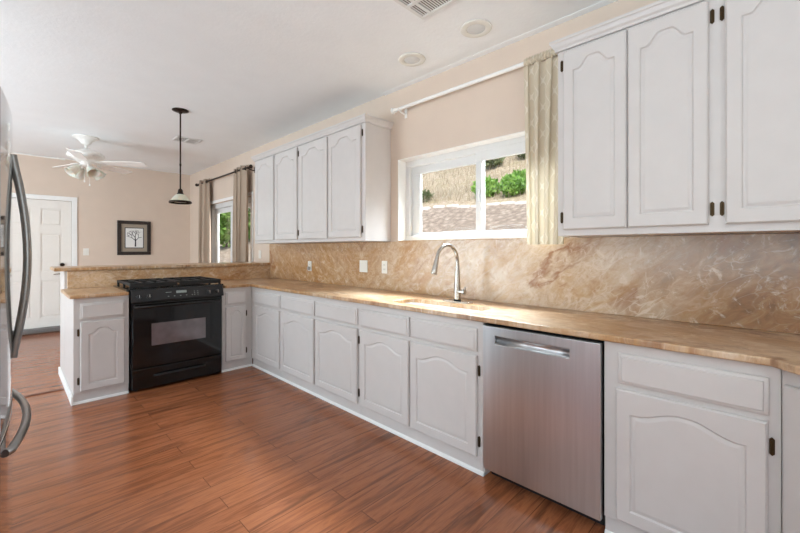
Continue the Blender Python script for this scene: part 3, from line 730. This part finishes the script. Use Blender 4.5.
o = obj('drape', curtain(XW-.082, .885, 1.190, 1.325, 2.50, 4.0, .022, (.93, 1.175), seed=3), M['curtain'], cu, smooth=True, fix=False)
# rod pocket with a small ruffle wrapped around the pole
hd = MB(); uvl = hd.bm.loops.layers.uv.new('uv'); n = 90; ringp = 12; gr = []
for i in range(n+1):
    s_ = i/n; y = .905+(1.190-.905)*s_; rr = .0185+.0035*math.sin(2*PI*15*s_); row = []
    for k in range(ringp+1):
        a = 2*PI*k/ringp-PI/2; row.append(hd.bm.verts.new((XW-.082+rr*math.cos(a), y, 2.525+rr*1.15*math.sin(a)+(.012 if k == ringp//2 else 0))))
    gr.append(row)
for A, B in zip(gr, gr[1:]):
    for k in range(ringp):
        fc = hd.bm.faces.new((A[k], A[k+1], B[k+1], B[k]))
        for lp_ in fc.loops: lp_[uvl].uv = (lp_.vert.co.y*2, lp_.vert.co.z)
obj('rod_pocket', hd, M['curtain'], cu, smooth=True, fix=False)
def grommet_curtain(label, y0, y1, waves, seed):
    c_ = thing('curtain', label, 'curtain', (0, 0, 0)); x = XW-.10
    o = obj('drape', curtain(x, y0, y1, .03, 2.51, waves, .05, seed=seed, n=120), M['taupe'], c_, smooth=True, fix=False)
    o.modifiers.new('solid', 'SOLIDIFY').thickness = .002
    for i in range(int(waves*2)):
        y = y0+(y1-y0)*(i+.5)/(waves*2); mb = MB()
        mb.tube([(x+.026*math.cos(a)*.35, y+.010*math.cos(a), 2.46+.026*math.sin(a)) for a in [2*PI*k/16 for k in range(17)]], .005, 8); obj('grommet', mb, M['darkbronze'], c_, smooth=True)
    return c_
grommet_curtain('taupe grommet curtain at the left side of the dining room window', 6.93, 7.36, 2.5, 4)
grommet_curtain('taupe grommet curtain at the right side of the dining room window', 5.40, 5.82, 2.5, 9)

# ------------------------------------------------------------------ framed print
pf = thing('picture_frame', 'dark framed tree print with taupe mat hanging on the far wall', 'picture', (1.564, D-.001, 1.50))
mb = MB(); hw, hh, t_ = .250, .302, .058
for a in range(4):
    pass
ring_frame_pts = [(0, 0), (.012, 0), (.030, -.0), (t_, 0)]
mb.box(-hw, hw, -.028, 0, hh-t_, hh, .005, 2); mb.box(-hw, hw, -.028, 0, -hh, -hh+t_, .005, 2); mb.box(-hw, -hw+t_, -.028, 0, -hh+t_, hh-t_, .005, 2); mb.box(hw-t_, hw, -.028, 0, -hh+t_, hh-t_, .005, 2)
obj('frame', mb, M['framewood'], pf)
mb = MB(); i_ = t_-.002
mb.box(-hw+i_, hw-i_, -.011, -.002, -hh+i_, hh-i_); obj('mat', mb, M['matboard'], pf)
mb = MB(); mb.box(-.142, .142, -.0125, -.0113, -.183, .183); obj('inner_border', mb, M['ink'], pf)
mb = MB(); mb.box(-.130, .130, -.0140, -.0128, -.170, .170); pp = obj('print', mb, M['paper'], pf)
tr = MB(); rnd = random.Random(5)
def branch(x, z, a, l, r, dep):
    x2, z2 = x+l*math.sin(a), z+l*math.cos(a)
    if abs(x2) > .12 or z2 > .16 or z2 < -.16: return
    nx, nz = math.cos(a), -math.sin(a)
    tr.bm.faces.new([tr.bm.verts.new(p) for p in ((x-nx*r, -.0145, z-nz*r), (x+nx*r, -.0145, z+nz*r), (x2+nx*r*.7, -.0145, z2+nz*r*.7), (x2-nx*r*.7, -.0145, z2-nz*r*.7))])
    if dep:
        for s_ in (-1, 1): branch(x2, z2, a+s_*rnd.uniform(.3, .75), l*rnd.uniform(.62, .8), r*.68, dep-1)
branch(.015, -.155, .02, .11, .012, 0); branch(.017, -.046, -.12, .06, .009, 5); branch(.017, -.05, .7, .07, .006, 4); branch(.017, -.05, -.8, .07, .006, 4)
obj('tree_drawing', tr, M['ink'], pp, fix=False)
mb = MB()
for s_ in (-1, 1):
    mb.box(s_*(hw-t_)-.003, s_*(hw-t_)+.003, -.019, -.012, -hh+t_, hh-t_)
    mb.box(-hw+t_, hw-t_, -.019, -.012, s_*(hh-t_)-.003, s_*(hh-t_)+.003)
obj('inner_fillet', mb, M['matboard'], pf)

# ------------------------------------------------------------------ wall plates
def plate(name, label, cat, loc, rz, wd, h, kind):
    p_ = thing(name, label, cat, loc, rz)          # local: x along wall, -y into room
    mb = MB(); mb.box(-wd/2, wd/2, -.006, -.0003, -h/2, h/2, .002, 2); obj('cover_plate', mb, M['plate'], p_)
    n = 2 if kind == 'double' else 1
    for i in range(n):
        cx = (i-(n-1)/2)*.046
        if kind == 'outlet':
            for z in (-.02, .02):
                mb = MB(); mb.box(cx-.013, cx+.013, -.008, -.0063, z-.014, z+.014, .003, 2); so_ = obj('socket', mb, M['plate'], p_)
                mb = MB()
                for dx in (-.006, .006): mb.box(cx+dx-.0012, cx+dx+.0012, -.0083, -.0079, z-.004, z+.006)
                obj('slots', mb, M['dark'], so_)
        else:
            mb = MB(); mb.box(cx-.016, cx+.016, -.009, -.0063, -.033, .033, .002, 1); obj('rocker', mb, M['plate'], p_)
    return p_
xs = XW-.0165
plate('power_outlet', 'white outlet plate with a grey plug-in on the splashback nearest the peninsula', 'outlet', (xs, 3.885, 1.10), R, .072, .115, 'outlet')
pg = MB(); pg.box(-.012, .022, -.034, -.0085, -.046, -.006, .006, 2)
o = obj('plug_adapter', pg, plain('grey_plug_plastic', 'A9A29A', .5)); o.location = (xs, 3.885, 1.10); o.rotation_euler = (0, 0, R); tag(o, 'small grey plug-in adapter in the lower socket of the splashback outlet near the peninsula', 'plug')
plate('light_switch', 'wide white double rocker switch on the splashback under the long wall cabinet', 'switch', (xs, 2.915, 1.128), R, .118, .118, 'double')
plate('power_outlet', 'white outlet plate on the splashback just right of the double switch', 'outlet', (xs, 2.612, 1.128), R, .072, .118, 'outlet')
plate('light_switch', 'narrow white switch plate on the wall between dining window and long wall cabinet', 'switch', (XW-.0005, 5.19, 1.225), R, .072, .115, 'single')
plate('light_switch', 'small white switch plate on the far wall right of the white door', 'switch', (.894, D-.0005, 1.255), 0, .075, .118, 'single')

# ------------------------------------------------------------------ ceiling fixtures
def can(loc, label):
    c_ = thing('ceiling_light', label, 'ceiling light', loc)
    mb = MB(); mb.lathe([(.058, -.002), (.100, -.0005), (.103, -.004), (.100, -.010), (.075, -.016), (.060, -.010)], n=40, closed=True); obj('trim_ring', mb, M['fixture'], c_, smooth=True)
    mb = MB(); mb.lathe([(0, -.004), (.0595, -.004), (.0595, -.009), (.04, -.013), (0, -.0145)], n=32); obj('lens', mb, M['lens'], c_, smooth=True)
    return c_
can((2.145, 1.405, ZC), 'round recessed ceiling light nearer the big upper right cabinet')
can((2.152, 1.982, ZC), 'round recessed ceiling light nearer the long left wall cabinet')
def vent(label, x0, x1, y0, y1, nx, ny, bw, slat, along):
    v_ = thing('air_vent', label, 'vent', ((x0+x1)/2, (y0+y1)/2, ZC)); hx, hy = (x1-x0)/2, (y1-y0)/2
    mb = MB(); z0, z1 = -.010, -.0006
    xb = nx; yb = ny
    for a in xb: mb.box(max(-hx, a-bw/2), min(hx, a+bw/2), -hy, hy, z0, z1, .001, 1)
    for a in yb: mb.box(-hx, hx, max(-hy, a-bw/2), min(hy, a+bw/2), z0+.0004, z1-.0002, .001, 1)
    obj('frame', mb, M['grille'], v_)
    mb = MB(); n = int((2*hy if along == 'x' else 2*hx)/slat)
    for i in range(1, n):
        if along == 'x': y = -hy+2*hy*i/n; mb.box(-hx+.004, hx-.004, y-slat*.24, y+slat*.24, -.006, -.0045)
        else: x = -hx+2*hx*i/n; mb.box(x-slat*.24, x+slat*.24, -hy+.004, hy-.004, -.006, -.0045)
    obj('louvres', mb, M['grille'], v_)
    mb = MB(); mb.box(-hx+.003, hx-.003, -hy+.003, hy-.003, -.0022, -.0008); obj('duct_opening', mb, M['duct'], v_); return v_
vx = .30; vy = .30
vent('large white return air grille at the top edge of the ceiling', 1.82-2*vx, 1.82, 1.585-2*vy, 1.585, [-vx+.012, -vx+.155, vx-.155, vx-.012], [-vy+.012, -vy+.075, vy-.075, vy-.012], .024, .016, 'x')
vent('small white louvred ceiling vent behind the pendant light', 1.505, 1.795, 5.44, 5.70, [-.135, 0, .135], [-.12, .12], .022, .022, 'x')

pd = thing('pendant_light', 'bronze pendant light with cream glass shade hanging over the range', 'pendant light', (1.25, 4.432, ZC))
mb = MB(); mb.lathe([(0, -.0006), (.075, -.0006), (.078, -.008), (.06, -.016), (.022, -.022), (.012, -.04), (0, -.04)], n=32); obj('canopy', mb, M['darkbronze'], pd, smooth=True)
mb = MB(); mb.cyl((0, 0, -.039), (0, 0, -.835), .0075, n=12)
for z in (-.30, -.57): mb.lathe([(.0075, z-.012), (.010, z-.01), (.010, z+.01), (.0075, z+.012)], n=12)
obj('rod', mb, M['darkbronze'], pd, smooth=True)
mb = MB(); mb.lathe([(0, -.822), (.014, -.822), (.022, -.835), (.026, -.865), (.034, -.875), (.034, -.885), (0, -.885)], n=24); obj('socket_cap', mb, M['darkbronze'], pd, smooth=True)
mb = MB(); mb.lathe([(.03, -.876), (.05, -.89), (.078, -.925), (.096, -.95), (.100, -.955), (.097, -.957), (.074, -.928), (.047, -.893), (.028, -.88)], n=40, closed=True); sh = obj('lamp_shade', mb, M['alabaster'], pd, smooth=True)
mb = MB(); mb.lathe([(.1005, -.948), (.106, -.955), (.106, -.968), (.102, -.972), (.094, -.968), (.094, -.958)], n=40, closed=True); obj('shade_rim', mb, M['darkbronze'], sh, smooth=True)
mb = MB(); mb.lathe([(0, -.886), (.016, -.886), (.018, -.905), (.032, -.932), (.030, -.950), (.015, -.964), (0, -.967)], n=20); obj('bulb', mb, M['frosted'], pd, smooth=True)

fn = thing('ceiling_fan', 'white five blade ceiling fan with light kit in the dining room', 'ceiling fan', (.697, 6.38, ZC))
mb = MB(); mb.lathe([(0, -.0006), (.135, -.0006), (.138, -.012), (.10, -.03), (.07, -.05), (.05, -.085), (.025, -.10), (0, -.10)], n=36); obj('canopy', mb, M['fan'], fn, smooth=True)
mb = MB(); mb.cyl((0, 0, -.099), (0, 0, -.175), .016, n=16); obj('downrod', mb, M['fan'], fn, smooth=True)
mb = MB(); mb.lathe([(0, -.158), (.05, -.158), (.09, -.175), (.165, -.20), (.192, -.225), (.197, -.25), (.185, -.275), (.135, -.30), (.10, -.32), (0, -.32)], n=40); obj('motor_housing', mb, M['fan'], fn, smooth=True)
for k in range(5):
    a = math.radians(38+72*k); rot = Matrix.Rotation(a, 4, 'Z') @ Matrix.Translation((0, 0, -.325)) @ Matrix.Rotation(math.radians(-13), 4, 'X')
    mb = MB(); pts = [(.21, -.052), (.25, -.062), (.50, -.072), (.66, -.070), (.69, -.055), (.70, 0), (.69, .055), (.66, .070), (.50, .072), (.25, .062), (.21, .052)]
    mb.prism(pts, -.004, .004); bmesh.ops.transform(mb.bm, verts=mb.bm.verts, matrix=rot); bl = bevel(obj('blade', mb, M['fan'], fn), .002, 2)
    mb = MB(); mb.prism([(.09, -.016), (.16, -.014), (.20, -.04), (.27, -.045), (.285, 0), (.27, .045), (.20, .04), (.16, .014), (.09, .016)], .0045, .011); bmesh.ops.transform(mb.bm, verts=mb.bm.verts, matrix=rot); obj('blade_bracket', mb, M['fan'], bl)
mb = MB(); mb.lathe([(0, -.321), (.055, -.321), (.06, -.345), (.05, -.375), (.03, -.39), (0, -.395)], n=28); lk = obj('light_fitter', mb, M['fan'], fn, smooth=True)
for k in range(4):
    a = math.radians(20+90*k); dr = Vector((math.cos(a), math.sin(a), 0)); c0 = Vector((0, 0, -.355))+dr*.045; ax = (dr*.75+Vector((0, 0, -1))*.75).normalized()
    mb = MB(); mb.tube([c0, c0+ax*.05], [.012, .018], 14); arm = obj('light_arm', mb, M['fan'], fn, smooth=True)
    mb = MB(); c1 = c0+ax*.045; rings = [c1, c1+ax*.02, c1+ax*.07, c1+ax*.115, c1+ax*.14]
    mb.tube(rings, [.022, .040, .052, .062, .075], 24, caps=False); o = obj('lamp_shade', mb, M['frosted'], fn, smooth=True); o.modifiers.new('solid', 'SOLIDIFY').thickness = .003
for x, y, z in ((.06, -.03, -.60), (-.03, -.055, -.56)):
    mb = MB(); mb.cyl((x*.6, y*.6, -.385), (x*.6, y*.6, z), .0018, n=6); mb.lathe([(0, z-.03), (.007, z-.026), (.009, z-.012), (.004, z), (0, z)], x*.6, y*.6, 12); obj('pull_chain', mb, M['fan'], fn, smooth=True)

# ------------------------------------------------------------------ outside the windows
HS = .46
def hz(x, y): return .45+(max(x, 2.9)-2.9)*HS*.9+.18*math.sin(x*.9+y*.35)+.10*math.sin(y*1.1+1)
mb = MB(); gx = [2.72+i*.32 for i in range(75)]; gy = [-14+j*.55 for j in range(100)]; vv = [[mb.bm.verts.new((x, y, hz(x, y) if x > 2.8 else hz(2.8, y))) for y in gy] for x in gx]
for i in range(len(gx)-1):
    for j in range(len(gy)-1): mb.bm.faces.new((vv[i][j], vv[i+1][j], vv[i+1][j+1], vv[i][j+1]))
g_ = struct('ground_outside', mb, M['hill'], smooth=True)
def leaves(mb, c, rad, n, size, rnd, up=.0):
    c = Vector(c)
    for _ in range(n):
        while True:
            p = Vector((rnd.uniform(-1, 1), rnd.uniform(-1, 1), rnd.uniform(-1, 1)))
            if .25 < p.length < 1: break
        p = Vector((p.x*rad[0], p.y*rad[1], p.z*rad[2]))+c
        d = Vector((rnd.gauss(0, 1), rnd.gauss(0, 1), rnd.gauss(0, 1)+up)).normalized(); e_ = d.cross(Vector((rnd.gauss(0, 1), rnd.gauss(0, 1), rnd.gauss(0, 1)))).normalized()
        s_ = size*rnd.uniform(.6, 1.3)
        mb.bm.faces.new([mb.bm.verts.new(q) for q in (p, p+d*s_*.5+e_*s_*.25, p+d*s_, p+d*s_*.5-e_*s_*.25)])
def shrub(label, x, y, rad, n, size, m, seed, group=None, name='shrub'):
    rnd = random.Random(seed); z = hz(x, y); s_ = thing(name, label, name, (x, y, z), 0, group)
    mb = MB(); leaves(mb, (0, 0, rad[2]*.75), rad, n, size, rnd, .8); obj('foliage', mb, m, s_, fix=False)
    mb = MB()
    for k in range(4): mb.tube([(0, 0, -.05), (rnd.uniform(-.4, .4)*rad[0], rnd.uniform(-.4, .4)*rad[1], rad[2]*.8)], [.02, .008], 6)
    obj('stem', mb, M['bark'], s_); return s_
# bright green shrubs seen through the right pane, above the edging stones
SH = [(7.45, 4.62), (7.5, 3.98), (7.55, 3.34), (7.7, 2.66), (8.25, 4.2), (8.3, 3.5)]
GL = 'bright green shrub in the bank of shrubs seen through the right window pane'
for i, (x, y) in enumerate(SH):
    shrub(GL, x, y, (.34, .255, .22), 1100, .11, M['leaf'], 20+i, 'green shrubs on the hillside')
shrub('small grey green bush in dry grass behind the left window pane', 7.3, 6.35, (.22, .28, .17), 500, .08, M['sage'], 41)
for i, (x, y) in enumerate(((11.3, 6.9), (11.9, 5.7))): shrub(['dusky bush highest on the hillside in view through the right pane, left one', 'dusky bush highest on the hillside in view through the right pane, right one'][i], x, y, (.4, .5, .35), 700, .14, M['sage'], 50+i)
# pale edging stones
rnd = random.Random(3)
for i in range(22):
    y = 2.6+i*.30; x = 7.0-.2*(y-3.4)+.05*math.sin(i*1.7); mb = MB(); hh_ = .03+.012*rnd.random(); mb.box(-.05, .05, -.145, .145, -.05, hh_, .025, 2)
    o = obj('edging_stone', mb, M['stone_edge'], smooth=True); o.location = (x, y, hz(x, y)); o.rotation_euler = (0, rnd.uniform(-.1, .1), rnd.uniform(-.08, .08)); tag(o, 'pale edging stone in the row across the hillside below the green shrubs', 'stone', 'edging stones across the hillside')
# dry grass
mb = MB(); rnd = random.Random(11)
for _ in range(9000):
    y = rnd.uniform(1.5, 14.5); x = rnd.uniform(7.3-.2*(y-3.4), 14)
    if y > x*1.15 or y < x*.38: continue
    z = hz(x, y); a = rnd.uniform(0, 6.28); h_ = rnd.uniform(.08, .26); dx, dy = math.cos(a)*.012, math.sin(a)*.012; lx, ly = rnd.uniform(-.08, .08), rnd.uniform(-.08, .08)
    mb.bm.faces.new([mb.bm.verts.new(p) for p in ((x-dx, y-dy, z-.02), (x+dx, y+dy, z-.02), (x+lx, y+ly, z+h_))])
tag(obj('dry_grass', mb, M['straw'], fix=False), 'dry straw coloured grass covering the upper hillside outside the kitchen window', 'grass', kind='stuff')
# trees outside the dining room window
for i, (x, y, h_) in enumerate(((4.6, 11.6, 3.0), (6.0, 14.2, 3.6))):
    rnd = random.Random(70+i); z = hz(x, y); t_ = thing('tree', ['leafy green tree close outside the dining room window', 'larger green tree farther behind, outside the dining room window'][i], 'tree', (x, y, z))
    mb = MB(); mb.tube([(0, 0, -.1), (.05, .03, h_*.4), (0, .1, h_*.75)], [.12, .09, .04], 10); obj('trunk', mb, M['bark'], t_, smooth=True)
    mb = MB(); leaves(mb, (0, 0, h_*.55), (1.1, 1.1, h_*.55), 5200, .17, rnd); leaves(mb, (0, 0, .7), (.9, .9, .7), 1500, .17, rnd); obj('foliage', mb, M['leaf'], t_, fix=False)
